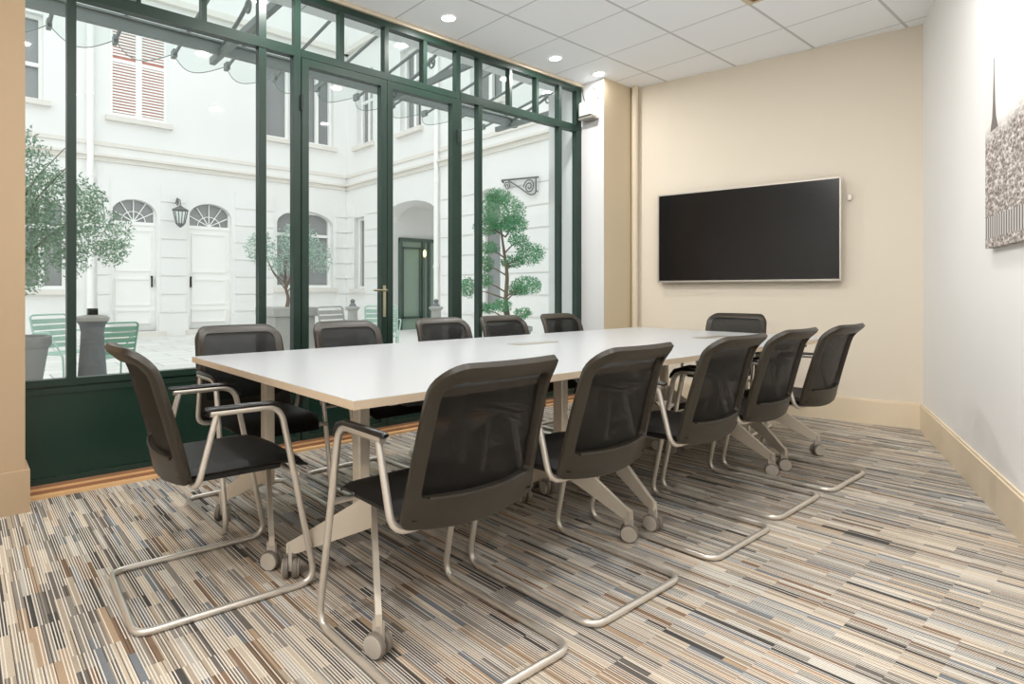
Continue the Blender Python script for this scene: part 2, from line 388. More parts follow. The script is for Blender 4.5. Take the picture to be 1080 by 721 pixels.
# ------------------------------------------------------------------ downlights and ceiling fittings
def downlight(x, y, label, lamp_power):
    t = thing('downlight', label, 'light', (x, y, CZ), group='recessed ceiling downlights')
    R = [[(q * math.cos(2 * PI * k / 28), q * math.sin(2 * PI * k / 28), z) for k in range(28)] for q, z in ((.062, -.0005), (.060, -.006), (.051, -.006), (.048, .0))]
    MB().rings(R, False).build('trim_ring', M['whitep'], t, smooth=True)
    MB().lathe([(.05, -.001), (.05, -.004)], 28).build('lamp_face', M['lamp'], t)
    l = bpy.data.lights.new('downlight_lamp', 'AREA'); l.shape = 'DISK'; l.size = .10; l.energy = lamp_power; l.color = (1.0, .98, .955)
    o = bpy.data.objects.new('downlight_lamp', l); C.objects.link(o); o.parent = t; o.location = (0, 0, -.012)
    return t
LP = 12.5
downlight(2.81, 3.40, 'round white downlight over the double door, first of the row along the glass', LP)
downlight(4.01, 3.40, 'round white downlight over the right glazing bay, middle of the three', LP)
downlight(4.61, 3.39, 'round white downlight tight against the pillar top, smallest of the row', LP * .22)
for x, y in ((1.61, 3.4), (-1.7, .9), (.41, 1.5), (1.61, 2.2), (2.9, 2.15), (3.41, .95), (2.21, .7), (.9, .3), (-.4, .1), (-1.7, -.4), (-.7, 1.0)):  # unseen downlights added to brighten the room; right-wall glow implies one of them
    downlight(x, y, 'unseen round white downlight above the frame, added to brighten the room', LP)

t = thing('ceiling_diffuser', 'square cream air diffuser set in the ceiling above the table end', 'vent', (4.01, 1.6, CZ))
MB().box(-.3, .3, -.3, .3, -.012, -.001).build('diffuser_frame', M['trim'], t)
mb = MB()
for k in range(5):
    a = .25 - k * .045
    for (x0, x1, y0, y1) in ((-a, a, a - .012, a), (-a, a, -a, -a + .012), (-a, -a + .012, -a, a), (a - .012, a, -a, a)): mb.box(x0, x1, y0, y1, -.022, -.012)
mb.build('diffuser_vanes', M['wood_dark'], t)

# ------------------------------------------------------------------ screen on the far wall
ta = math.atan2(TD.y, TD.x)
sc = (Vector((5.278, 3.146)) + Vector((5.552, 1.719))) / 2
pc = sc + TN * .0
t = thing('wall_screen', 'large black flat television mounted on the beige far wall', 'television', (pc.x, pc.y, 1.55), math.atan2(-TN.x, TN.y) )
# local frame: +y = into the room
W2, H2 = .735, .415
MB().box(-.25, .25, -.004, .035, -.15, .15).build('mount_bracket', M['black'], t)
MB().box(-W2, W2, .03, .062, -H2, H2).build('television_back', M['black'], t, bevel=.004)
mb = MB().box(-W2, W2, .055, .078, H2 - .009, H2 + .003).box(-W2, W2, .055, .078, -H2 - .003, -H2 + .013)
mb.box(-W2 - .003, -W2 + .009, .055, .078, -H2, H2).box(W2 - .009, W2 + .003, .055, .078, -H2, H2)
mb.build('bezel', M['bezel'], t)
MB().box(-W2 + .008, W2 - .008, .060, .072, -H2 + .012, H2 - .008).build('screen', M['screen'], t)
s_ = sc + TD * -.79
o = MB().box(-.012, .012, 0, .03, -.02, .02).build('infrared_sensor', M['bezel'], loc=(s_.x, s_.y, 1.80)); o.rotation_euler = (0, 0, math.atan2(-TN.x, TN.y))
o['label'] = 'tiny grey infrared sensor on the wall at the right edge of the television'; o['category'] = 'sensor'

# ------------------------------------------------------------------ picture on the right wall
pa = Vector((3.881, .556)); L = 1.5; pcx = pa + RD * (L / 2)
ra = math.atan2(-RN.x, RN.y)
t = thing('canvas_picture', 'black and white city view with a tall iron tower on the right wall', 'picture', (pcx.x, pcx.y, 0), ra)
MB().box(-L / 2, L / 2, .003, .03, 1.253, 2.45).build('canvas', M['art'], t)
sgn = 1 if (Matrix.Rotation(ra, 2) @ Vector((1, 0))).dot(RD) < 0 else -1
tx = sgn * (L / 2 - .15)
prof = [(.062, 1.80), (.030, 1.86), (.018, 1.93), (.011, 2.0), (.005, 2.08), (.003, 2.13)]
poly = [(tx - w, .0302, z) for w, z in prof] + [(tx + w, .0302, z) for w, z in reversed(prof)]
MB().extrude(poly, (0, .0006, 0)).build('printed_tower', M['tower'], t)

# small wall speaker on the pillar
t = thing('wall_speaker', 'small white speaker on a bracket with loose wires high on the pillar', 'speaker', (4.73, 3.56, 2.72))
MB().prism([(-.012, -.05), (-.012, .05), (-.10, .075), (-.12, .05), (-.12, -.05), (-.10, -.075)], -.0, .13).build('speaker_body', M['whitep'], t, bevel=.006)
MB().box(-.11, -.001, -.09, .07, -.03, -.012).box(-.014, 0, -.04, .04, -.04, .16).build('bracket', M['bezel'], t)
mb = MB().tube([(-.01, .055, .13), (-.035, .07, .2), (-.02, .09, .26), (-.004, .10, .30)], .004, 6, .03)
mb.tube([(-.01, -.02, .28), (-.03, -.06, .25), (-.03, -.09, .20), (-.015, -.085, .15)], .004, 6, .03)
mb.build('wire', M['dark'], t, smooth=True)

# ------------------------------------------------------------------ conference table
TX0, TX1, TY0, TY1, TZ = .862, 4.575, 1.463, 2.955, .737
tb = thing('conference_table', 'long pale laminate conference table on castor legs in the middle of the room', 'table', ((TX0 + TX1) / 2, (TY0 + TY1) / 2, 0))
cx, cy = (TX0 + TX1) / 2, (TY0 + TY1) / 2
def rel(mb):
    mb.v = [(x - cx, y - cy, z) for x, y, z in mb.v]; return mb
rel(MB().box(TX0, TX1, TY0, TY1, TZ - .026, TZ - .001)).build('tabletop_edge', M['edge'], tb)
rel(MB().box(TX0 + .001, TX1 - .001, TY0 + .001, TY1 - .001, TZ - .002, TZ)).build('tabletop', M['top'], tb)
for y in (1.70, 2.42):
    rel(MB().box(1.02, 2.12, y, y + .05, TZ - .062, TZ - .026).box(2.42, 3.5, y, y + .05, TZ - .062, TZ - .026).box(3.74, 4.3, y, y + .05, TZ - .062, TZ - .026)).build('rail', M['black'], tb)
for y in (1.52, 2.30): rel(MB().box(1.05, 2.05, y + .04, y + .11, TZ - .05, TZ - .026)).build('cable_tray', M['leg'], tb)
for (x, y, w, h) in ((2.66, 2.42, .17, .09), (3.95, 1.98, .17, .09)):
    f = rel(MB().box(x - w, x + w, y - h / 2, y + h / 2, TZ, TZ + .003)).build('cable_flap', M['bezel'], tb)
    rel(MB().box(x - w, x + w, y + h / 2, y + h / 2 + .008, TZ, TZ + .0015)).build('flap_gap', M['black'], f)
def caster(mbw, x, y): pass
legs = [(1.11, -.165), (2.10, .08), (2.43, -.07), (3.55, .03), (3.89, -.14), (4.16, .10)]
for (lx0, dx0) in legs:
    for yc in (1.75, 2.462):
        lx, dx, ycol = lx0, dx0, yc
        if lx0 < 1.2 and yc < 2: ycol = 1.83
        if lx0 < 1.2 and yc > 2: lx, dx = 1.03, -.11
        g = rel(MB().box(lx - .022, lx + .022, ycol - .026, ycol + .026, .22, TZ - .045)).build('leg', M['leg'], tb, bevel=.006)
        rel(MB().box(lx - .04, lx + .04, yc - .26, yc + .26, TZ - .045, TZ - .026)).build('leg_bracket', M['black'], g)
        ycol = yc
        if lx < 1.1 and yc < 2: yc = 1.75
        for sy in (-1, 1):
            ex, ey = lx + dx, yc + sy * .300
            if lx < 1.2 and yc < 2 and sy < 0: ex -= .008
            if lx < 1.2 and yc > 2 and sy > 0: ex += .02
            d = Vector((ex - lx, ey - ycol, 0)); nrm = Vector((-d.y, d.x, 0)).normalized() * .009
            a = Vector((lx, ycol, 0)); d1 = d.normalized()
            prof = [(.0, .33), (.04, .33), (d.length - .02, .145), (d.length + .014, .125), (d.length + .014, .09), (d.length - .03, .095), (.0, .235)]
            poly = [a + d1 * u + Vector((0, 0, z)) - nrm for u, z in prof]
            mb = MB().extrude(poly, nrm * 2); rel(mb).build('foot', M['leg'], g)
            c = Vector((ex, ey, 0))
            mb = MB()
            mb.disc_x(-.027, -.006, 0, .036, .036, 22).disc_x(.006, .027, 0, .036, .036, 22)
            mb.disc_x(-.030, -.0265, 0, .036, .032, 22, 1, .001).disc_x(.0265, .030, 0, .036, .032, 22, 1, .001)
            mb.box(-.006, .006, -.018, .018, .03, .10, 1).tube([(0, 0, .085), (0, 0, .125)], .011, 10, mi=1)
            Rz = Matrix.Rotation(random.uniform(-.5, .5) + (0.5 if sy < 0 else -.2), 3, 'Z')
            mb.v = [tuple(Rz @ Vector(p) + c) for p in mb.v]
            rel(mb).build('caster', [M['tyre'], M['wheel']], g, smooth=True)

# ------------------------------------------------------------------ chairs
def chair_back():
    """surface of the backrest: s in -1..1 across, t in 0..1 up -> point"""
    def B(s, t):
        hw = .241 - .020 * t
        x = s * hw
        z = .428 + .436 * t - .018 * (1 - s * s) * (1 - t) ** 2
        y = -.118 - .115 * max(t, 0) ** 1.1 - .050 * (max(0, t - .78) / .22) ** 2 - .036 * (1 - s * s)
        return Vector((x, y, z))
    return B
BK = chair_back()
def rr_loop(s0, t0, r_top, r_bot, n=7, aspect=.5266):
    """rounded rectangle in (s,t) centred; s0 half width, t0=(tlow, thigh); radii in s units"""
    tl, th = t0; pts = []
    rt, rb = r_top, r_bot
    for (cxx, czz, a0, r) in ((s0 - rt, th - rt * aspect, 0, rt), (-s0 + rt, th - rt * aspect, 90, rt), (-s0 + rb, tl + rb * aspect, 180, rb), (s0 - rb, tl + rb * aspect, 270, rb)):
        for k in range(n + 1):
            a = math.radians(a0 + 90 * k / n); pts.append((cxx + r * math.cos(a), czz + r * aspect * math.sin(a)))
    # resample straight spans so that curvature is followed
    out = []
    for i, p in enumerate(pts):
        q = pts[(i + 1) % len(pts)]
        d = math.hypot(q[0] - p[0], (q[1] - p[1]) / aspect)
        m = 10 if (i + 1) % (n + 1) == 0 else 1
        for k in range(m): out.append((p[0] + (q[0] - p[0]) * k / m, p[1] + (q[1] - p[1]) * k / m))
    return out
OUT = rr_loop(1.0, (0, 1), .30, .10); INN = rr_loop(.83, (.20, .915), .16, .07)
def off(s, t, d):
    e = .01
    n = (BK(s + e, t) - BK(s - e, t)).cross(BK(s, min(t + e, 1.0)) - BK(s, min(t + e, 1.0) - 2 * e)).normalized()
    if n.y > 0: n = -n     # n points to the back
    return BK(s, t) + n * d

def make_chair(label):
    t = thing('cantilever_chair', label, 'chair', group='black mesh conference chairs round the table')
    a = .253; r = .0115
    path = [(-a - .002, -.062, .652), (-a - .002, .172, .652), (-a, .303, r), (-a, -.278, r), (a, -.278, r), (a, .303, r), (a + .002, .172, .652), (a + .002, -.062, .652)]
    fr = MB().tube(path, r, 12, [.055, .07, .055, .055, .07, .055], seg=7)
    fr.build('frame', M['tube'], t, smooth=True, ang=50)
    # rear supports: from the arm down and hooked under the seat
    for s in (-1, 1):
        MB().tube([(s * (a + .002), -.042, .645), (s * (a - .002), -.10, .415), (s * .10, -.103, .412)], r * .92, 12, .05, seg=7).build('arm_support', M['tube'], t, smooth=True, ang=50)
        # pad on the arm
        R = []
        for y, z, w, h in ((-.078, .659, .009, .005), (-.070, .659, .014, .009), (.085, .659, .014, .009), (.140, .658, .014, .009), (.172, .648, .013, .008), (.192, .625, .012, .007), (.200, .610, .008, .004)):
            R.append([(s * (a + .002) + w * math.cos(2 * PI * k / 12), y + (0 if y < .15 else (h * math.sin(2 * PI * k / 12)) * .6), z + .006 + h * math.sin(2 * PI * k / 12)) for k in range(12)])
        MB().rings(R).build('armrest', M['pad'], t, smooth=True)
    MB().tube([(-a - .004, .232, .405), (a + .004, .232, .405)], .0095, 10).tube([(-.12, .232, .405), (-.12, -.085, .41)], .009, 8).tube([(.12, .232, .405), (.12, -.085, .41)], .009, 8).build('crossbar', M['tube'], t, smooth=True)
    # seat: rounded cushion with a waterfall front
    def seat_pt(u, v, top):
        # u across -1..1, v 0 back .. 1 front
        hw = .222 - .035 * max(0, v - .72) / .28 * abs(1)
        y = -.150 + .465 * v
        edge = (1 - abs(u) ** 6) * (1 - (2 * v - 1) ** 10)
        z = .452 - .05 * max(0, v - .72) ** 1.6 / .28 ** 1.6 - .012 * (1 - u * u) * (1 - v)
        if top: z += .016 * edge ** .4 if edge > 0 else 0
        else: z -= .020 * (max(edge, 0) ** .5)
        x = u * hw * (1 - .10 * max(0, v - .9) / .1 * 1)
        return (x, y, z)
    nu, nv = 14, 16; vs = []; fs = []
    for top in (1, 0):
        for j in range(nv + 1):
            for i in range(nu + 1): vs.append(seat_pt(-1 + 2 * i / nu, j / nv, top))
    N1 = (nu + 1) * (nv + 1)
    for j in range(nv):
        for i in range(nu):
            q = j * (nu + 1) + i; fs.append((q, q + 1, q + nu + 2, q + nu + 1)); fs.append((N1 + q, N1 + q + nu + 1, N1 + q + nu + 2, N1 + q + 1))
    ring = [i for i in range(nu + 1)] + [(j * (nu + 1) + nu) for j in range(1, nv + 1)] + [nv * (nu + 1) + i for i in range(nu - 1, -1, -1)] + [j * (nu + 1) for j in range(nv - 1, 0, -1)]
    for k in range(len(ring)):
        p, q = ring[k], ring[(k + 1) % len(ring)]; fs.append((p, N1 + p, N1 + q, q))
    MB().add(vs, fs).build('seat', M['seat'], t, smooth=True, ang=60)
    MB().box(-.19, .19, -.12, .20, .417, .436).build('seat_pan', M['black'], t, bevel=.006)
    # backrest ring
    n = len(OUT); th = .015
    loops = [[off(s, tt, th * .55) for s, tt in OUT], [off(s * .965, .5 + (tt - .5) * .965, th) for s, tt in OUT], [off(s + (0.02 if s > 0 else -.02), tt - .0, th) for s, tt in INN],
             [off(s, tt, -th * .1) for s, tt in INN], [off(s, tt, -th * .6) for s, tt in INN], [off(s * .965, .5 + (tt - .5) * .965, -th) for s, tt in OUT], [off(s, tt, -th * .5) for s, tt in OUT]]
    bk = MB().rings(loops, False, closed=True).build('backrest', M['shell'], t, smooth=True, ang=50)
    # net
    rings = []
    for k in (1.0, .8, .6, .4, .2):
        rings.append([off(s * k, .5525 + (tt - .5525) * k, -.006) for s, tt in INN])
    mb = MB(); mb.rings(rings, False)
    m0 = len(mb.v); mb.v.append(tuple(off(0, .5525, -.006))); 
    for i in range(n):
        mb.f.append((m0 - n + i, m0 - n + (i + 1) % n, m0)); mb.mi.append(0)
    mb.build('backrest_net', M['net'], bk, smooth=True, ang=80)
    # lip along the lower edge of the opening
    MB().tube([off(s, .198, .012) for s in [-.74 + .1 * k * 1.48 for k in range(11)]], .0055, 8).build('backrest_lip', M['shell'], bk, smooth=True)
    return t
c0 = make_chair('mesh chair on the near long side, closest to the camera and largest')
c0.location = (1.128, 1.392, 0)
ry = 1.402
for x, dy, rz, lab in ((1.772, .01, .0, 'mesh chair second along the near long side, right after the largest one'),
                       (2.508, 0, .0, 'mesh chair in the middle of the five on the near long side'),
                       (3.138, .02, .0, 'mesh chair fourth on the near long side, second closest to the bare wall'),
                       (3.765, .0, -.01, 'mesh chair ending the near long side, beside the right-hand wall')):
    dup(c0, (x, ry + dy, 0), rz, lab)
for x, y, rz, lab in ((1.135, 2.845, .0, 'mesh chair against the green panel, first on the window side, armrests in full view'),
                      (1.79, 2.86, .03, 'mesh chair on the window side whose top stands before the left door leaf'),
                      (2.51, 2.86, 0, 'mesh chair on the window side whose top stands before the right door leaf'),
                      (3.08, 2.86, 0, 'mesh chair on the window side whose top stands below the cloud-pruned tree'),
                      (3.72, 2.86, 0, 'mesh chair on the window side, last one next to the pillar')):
    dup(c0, (x, y, 0), PI + rz, lab)
dup(c0, (.703, 2.218, 0), -PI / 2 - .045, 'mesh chair alone at the near short end of the table, seen from its side')
dup(c0, (4.60, 2.2, 0), PI / 2 + .12, 'mesh chair alone at the far short end of the table under the television')

# ------------------------------------------------------------------ courtyard
MB().box(-14, 16, 3.74, 22, -.2, 0).build('ground', M['pave'], kind='structure')

def opening_wall(mb, P, u0, u1, z0, z1, ops, th):
    """P(u,d,z)->point. ops: (u0,u1,z0,z1,rise) ; wall from d=0 (face) to d=th behind"""
    us = sorted({u0, u1} | {o[0] for o in ops} | {o[1] for o in ops}); 
    def pb(a, b, c, d):
        vs = [P(x, dd, z) for z in (c, d) for dd in (0, th) for x in (a, b)]
        mb.add(vs, [(0, 2, 3, 1), (4, 5, 7, 6), (0, 1, 5, 4), (2, 6, 7, 3), (0, 4, 6, 2), (1, 3, 7, 5)])
    for a, b in zip(us, us[1:]):
        col_ = sorted([o for o in ops if o[0] <= a + 1e-6 and o[1] >= b - 1e-6], key=lambda o: o[2]); z = z0
        for o in col_:
            if o[2] > z: pb(a, b, z, o[2])
            z = o[3]
        pb(a, b, z, z1)
    for (a, b, c, d, r) in ops:
        if r <= 0: continue
        w = (b - a) / 2; m = (a + b) / 2; K = 10
        arc = [(m + w * math.cos(PI * k / K), d - r + r * math.sin(PI * k / K)) for k in range(K + 1)]
        for k in range(K):
            (ua, za), (ub, zb) = arc[k], arc[k + 1]
            poly = [P(ua, 0, za), P(ub, 0, zb), P(ub, 0, d + .001), P(ua, 0, d + .001)]
            mb.extrude(poly, P(0, th, 0) - P(0, 0, 0))

def PA(u, d, z): return Vector((u, 15.3 + d, z))
def PB(u, d, z): return Vector((8.8 + d, u, z))
def pbox(mb, P, a, b, d0, d1, c, e, mi=0):
    vs = [P(x, dd, z) for z in (c, e) for dd in (d0, d1) for x in (a, b)]
    return mb.add(vs, [(0, 2, 3, 1), (4, 5, 7, 6), (0, 1, 5, 4), (2, 6, 7, 3), (0, 4, 6, 2), (1, 3, 7, 5)], mi)

bld = thing('courtyard_building', 'pale limestone building with arched doorways enclosing the courtyard', 'building', (0, 0, 0))
opsA = [(2.72, 3.66, .12, 3.19, .32), (4.40, 5.43, .12, 3.24, .34), (.95, 1.85, 1.1, 3.05, .3), (6.66, 8.34, 1.16, 3.28, .36), (-3, -1.6, 1.1, 3.1, .3),
        (2.68, 3.87, 5.04, 7.35, 0), (.72, 1.42, 5.12, 6.95, 0), (6.36, 7.04, 5.19, 7.2, 0), (7.46, 8.36, 5.19, 7.2, 0)]
mb = MB(); opening_wall(mb, PA, -14, 8.8, 0, 10.5, opsA, .5); mb.build('wall', M['stone'], bld)
opsB = [(14.35, 14.9, 1.13, 3.15, 0), (11.1, 13.45, 0, 3.33, .42), (8.95, 9.65, .6, 3.25, .25), (6.1, 7.2, .6, 3.25, .3),
        (13.9, 14.75, 5.15, 7.2, 0), (11.7, 12.6, 5.1, 7.2, 0), (8.9, 9.9, 5.1, 7.2, 0)]
mb = MB(); opening_wall(mb, PB, 3.9, 15.3, 0, 10.5, opsB, .5); mb.build('wall', M['stone'], bld)
# cornices
mb = MB()
for P, a, b in ((PA, -14, 8.8), (PB, 3.9, 15.3)):
    pbox(mb, P, a, b, -.05, 0, 3.98, 4.08); pbox(mb, P, a, b, -.12, 0, 4.08, 4.13); pbox(mb, P, a, b, -.04, 0, 4.33, 4.42); pbox(mb, P, a, b, -.14, 0, 7.9, 8.05)
mb.build('cornice', M['stone_y'], bld)
# rusticated courses
def courses(mb, P, a, b, z0=.55, z1=3.9, h=.44):
    z = z0
    while z + h < z1 + .05: pbox(mb, P, a, b, -.035, 0, z, z + h - .035); z += h
mb = MB()
for a, b in ((2.42, 2.66), (3.74, 4.32), (5.52, 6.55), (8.42, 8.8), (-.3, .85)): courses(mb, PA, a, b)
for a, b in ((13.6, 14.25), (14.95, 15.26), (9.7, 10.9), (7.35, 8.85), (4.0, 5.9)): courses(mb, PB, a, b)
for a, b in ((-14, 2.66), (3.7, 4.36), (5.47, 8.8)): pbox(mb, PA, a, b, -.06, 0, 0, .5)
for a, b in ((13.5, 15.3), (3.9, 11.0)): pbox(mb, PB, a, b, -.06, 0, 0, .5)
mb.build('stone_courses', M['stone'], bld)
mb = MB()
for P, a, b, z in ((PA, 2.58, 4.0, 4.92), (PA, .6, 1.55, 5.0), (PA, 6.25, 8.45, 5.05), (PA, .8, 2.0, .98), (PA, 6.55, 8.45, 1.04), (PB, 13.8, 14.85, 5.03), (PB, 11.6, 12.7, 4.98), (PB, 14.25, 15.0, 1.02), (PB, 8.85, 9.7, .48), (PB, 8.8, 10, 4.98)):
    pbox(mb, P, a, b, -.12, .05, z, z + .11)
mb.build('window_sill', M['stone_y'], bld)
def casement(P, a, b, c, d, rise=0, tr=None, name='window'):
    f = MB(); w = .07; dd = .16
    pbox(f, P, a, a + w, dd, dd + .08, c, d); pbox(f, P, b - w, b, dd, dd + .08, c, d); pbox(f, P, a + w, b - w, dd + .002, dd + .078, c, c + w); pbox(f, P, a + w, b - w, dd + .002, dd + .078, d - w, d)
    m = (a + b) / 2
    if b - a > .75: pbox(f, P, m - .05, m + .05, dd - .012, dd + .07, c + .002, d - .002)
    if tr: pbox(f, P, a + .002, b - .002, dd - .008, dd + .066, tr - .04, tr + .04)
    w_ = f.build(name, M['white'], bld)
    g = MB(); pbox(g, P, a, b, dd + .09, dd + .11, c, d); g.build('pane', M['pane'], w_)
casement(PA, .95, 1.85, 1.1, 3.05, .3, 2.45); casement(PA, 6.66, 8.34, 1.16, 3.28, .36, 2.62); casement(PA, -3, -1.6, 1.1, 3.1, .3, 2.45)
casement(PA, .72, 1.42, 5.12, 6.95, 0, 5.9); casement(PA, 6.36, 7.04, 5.19, 7.2); casement(PA, 7.46, 8.36, 5.19, 7.2)
casement(PB, 14.35, 14.9, 1.13, 3.15); casement(PB, 8.95, 9.65, .6, 3.25, .3, 2.5); casement(PB, 6.1, 7.2, .6, 3.25, .3, 2.5)
casement(PB, 13.9, 14.75, 5.15, 7.2, 0, 6.4); casement(PB, 11.7, 12.6, 5.1, 7.2, 0, 6.4); casement(PB, 8.9, 9.9, 5.1, 7.2, 0, 6.4)
# louvred shutters
for a, b in ((2.68, 3.26), (3.29, 3.87)):
    f = MB()
    for x0, x1 in ((a, a + .05), (b - .05, b)): pbox(f, PA, x0, x1, -.02, .02, 5.04, 7.33)
    for z in (5.041, 6.28, 7.249): pbox(f, PA, a + .05, b - .05, -.018, .018, z, z + .08)
    sh = f.build('shutter', M['white'], bld)
    s2 = MB(); z = 5.14
    while z < 7.24:
        if not 6.26 < z < 6.37: pbox(s2, PA, a + .05, b - .05, -.012, .012, z, z + .036)
        z += .068
    s2.build('shutter_slats', M['white'], sh)
    s3 = MB(); pbox(s3, PA, a + .03, b - .03, .016, .03, 5.06, 7.3); s3.build('shutter_lining', M['shutter_red'], sh)  # dusty red backing behind the slats
# arched doors with fanlights
for a, b, top, rise in ((2.72, 3.66, 3.19, .32), (4.40, 5.43, 3.24, .34)):
    f = MB(); dd = .14; zt = 2.66; m = (a + b) / 2
    pbox(f, PA, a, b, dd, dd + .06, .12, 2.62)
    for z0, z1 in ((.28, .62), (.72, 1.36), (1.52, 2.5)):
        pbox(f, PA, a + .09, b - .09, dd - .03, dd, z0, z0 + .035); pbox(f, PA, a + .09, b - .09, dd - .03, dd, z1 - .035, z1)
        pbox(f, PA, a + .09, a + .12, dd - .029, dd - .001, z0 + .035, z1 - .035); pbox(f, PA, b - .12, b - .09, dd - .029, dd - .001, z0 + .035, z1 - .035)
    d_ = f.build('door', M['white'], bld)
    g = MB(); pbox(g, PA, a, b, dd - .03, dd + .05, 2.60, 2.68); pbox(g, PA, a, a + .04, dd - .02, dd + .05, 2.68, top); pbox(g, PA, b - .04, b, dd - .02, dd + .05, 2.68, top)
    for ang in (25, 55, 90, 125, 155):
        A = math.radians(ang); ln = .5
        g.tube([PA(m, dd, 2.68), PA(m + math.cos(A) * (b - a) * .5, dd, 2.68 + math.sin(A) * .55)], .014, 6)
    K = 12; g.tube([PA(m + math.cos(PI * k / K) * (b - a) * .27, dd, 2.68 + math.sin(PI * k / K) * .24) for k in range(K + 1)], .012, 6)
    g.build('fanlight_bars', M['white'], d_)
    g = MB(); pbox(g, PA, a, b, dd + .06, dd + .08, 2.66, top); g.build('fanlight_pane', M['pane'], d_)
    g = MB(); pbox(g, PA, b - .10 if a < 4 else a + .05, b - .06 if a < 4 else a + .09, dd - .05, dd, 1.15, 1.42); g.build('door_pull', M['dark'], d_)
mb = MB(); pbox(mb, PA, 2.6, 3.8, -.35, .14, 0, .12); pbox(mb, PA, 4.3, 5.55, -.35, .14, 0, .12); mb.build('doorstep', M['stone_y'], bld)
# passage behind the archway
mb = MB()
mb.box(9.3, 12.4, 13.45, 13.6, 0, 4).box(9.3, 12.4, 10.95, 11.1, 0, 4).box(9.3, 12.4, 10.95, 13.6, 3.4, 3.55).box(12.3, 12.45, 11, 13.6, 2.55, 3.5)
mb.build('passage_wall', M['stone'], bld)
pd = MB().box(9.32, 10.95, 13.40, 13.45, 0, 2.5).build('passage_door', M['inner_green'], bld)
mb = MB()
for x in (9.32, 10.08, 10.30, 10.86): mb.box(x, x + .07, 13.33, 13.42, 0, 2.5)
mb.box(9.32, 10.95, 13.34, 13.42, 2.43, 2.52).box(9.42, 10.05, 13.36, 13.41, .3, .36).box(9.42, 10.05, 13.36, 13.41, 2.22, 2.27).box(9.42, 9.46, 13.36, 13.41, .3, 2.27).box(10.0, 10.04, 13.36, 13.41, .3, 2.27)
mb.build('door_frame_bars', M['inner_dark'], pd)
mb = MB().lathe([(.02, 2.0), (.045, 2.05), (.045, 2.15), (.02, 2.2)], 14, (10.05, 13.2)); mb.build('passage_lamp', M['amber'], bld, smooth=True)
# rain pipes
mb = MB(); mb.tube([PA(2.28, -.09, .1), PA(2.28, -.09, 10)], .07, 14)
for z in (1.6, 3.6, 5.4, 7.2): mb.lathe([(.085, z), (.085, z + .07)], 14, (2.28, 15.21))
mb.build('rain_pipe', M['white'], bld, smooth=True)
mb = MB(); mb.tube([PB(11.0, -.09, .1), PB(11.0, -.09, 10)], .055, 14)
for z in (1.6, 3.6, 5.4, 7.2): mb.lathe([(.07, z), (.07, z + .07)], 14, (8.71, 11.0))
mb.build('rain_pipe', M['white'], bld, smooth=True)

# lantern between the doors
def spiral(c, r0, turns, P, n=26, start=0.0, sgn=1):
    return [P(c[0] + sgn * r0 * (1 - k / n * .85) * math.cos(start + 2 * PI * turns * k / n), c[1] + r0 * (1 - k / n * .85) * math.sin(start + 2 * PI * turns * k / n)) for k in range(n + 1)]
lt = thing('wall_lantern', 'dark wrought-iron lantern hung between the two arched doors', 'lantern', (4.08, 15.3, 2.98))
mb = MB().tube([(0, 0, .2), (0, -.22, .28), (.0, -.42, .22), (0, -.42, .08)], .014, 8, .08)
mb.tube(spiral((-.18, .2), .12, 1.6, lambda u, w: Vector((0, u, w))), .011, 6)
mb.build('bracket', M['iron'], lt, smooth=True)
mb = MB()
for k in range(6):
    A = k * PI / 3; mb.tube([(.17 * math.cos(A), -.42 + .17 * math.sin(A), 0), (.10 * math.cos(A), -.42 + .10 * math.sin(A), -.33)], .012, 6)
mb.lathe([(.02, .1), (.08, .06), (.19, .0), (.19, -.02), (.17, -.02)], 6, (0, -.42)); mb.lathe([(.11, -.33), (.08, -.37), (.02, -.42)], 6, (0, -.42))
mb.build('lantern_cage', M['iron'], lt)
mb = MB().lathe([(.155, -.02), (.095, -.33)], 6, (0, -.42)); mb.build('lantern_glass', M['glass'], lt)
# wrought iron sign bracket on the right facade
sb = thing('sign_bracket', 'scrolled wrought-iron bracket arm on the pale facade above the pruned tree', 'bracket', (8.758, 8.3, 3.2))
PQ = lambda u, w: Vector((-.06, u, w))
mb = MB().tube([(-.06, .50, .14), (-.06, -.50, .06)], .018, 8).tube([(-.06, .30, .1), (-.06, .02, -.06), (-.06, -.28, -.26), (-.06, -.44, -.26), (-.06, -.44, .06)], .014, 8, .1)
mb.tube(spiral((-.26, -.09), .15, 2, PQ), .012, 6).tube(spiral((.34, .0), .09, 1.7, PQ), .011, 6).tube([(-.06, .5, .14), (-.01, .5, .1)], .02, 6).tube([(-.06, -.44, -.2), (-.01, -.44, -.2)], .015, 6)
mb.build('scrollwork', M['iron'], sb, smooth=True)

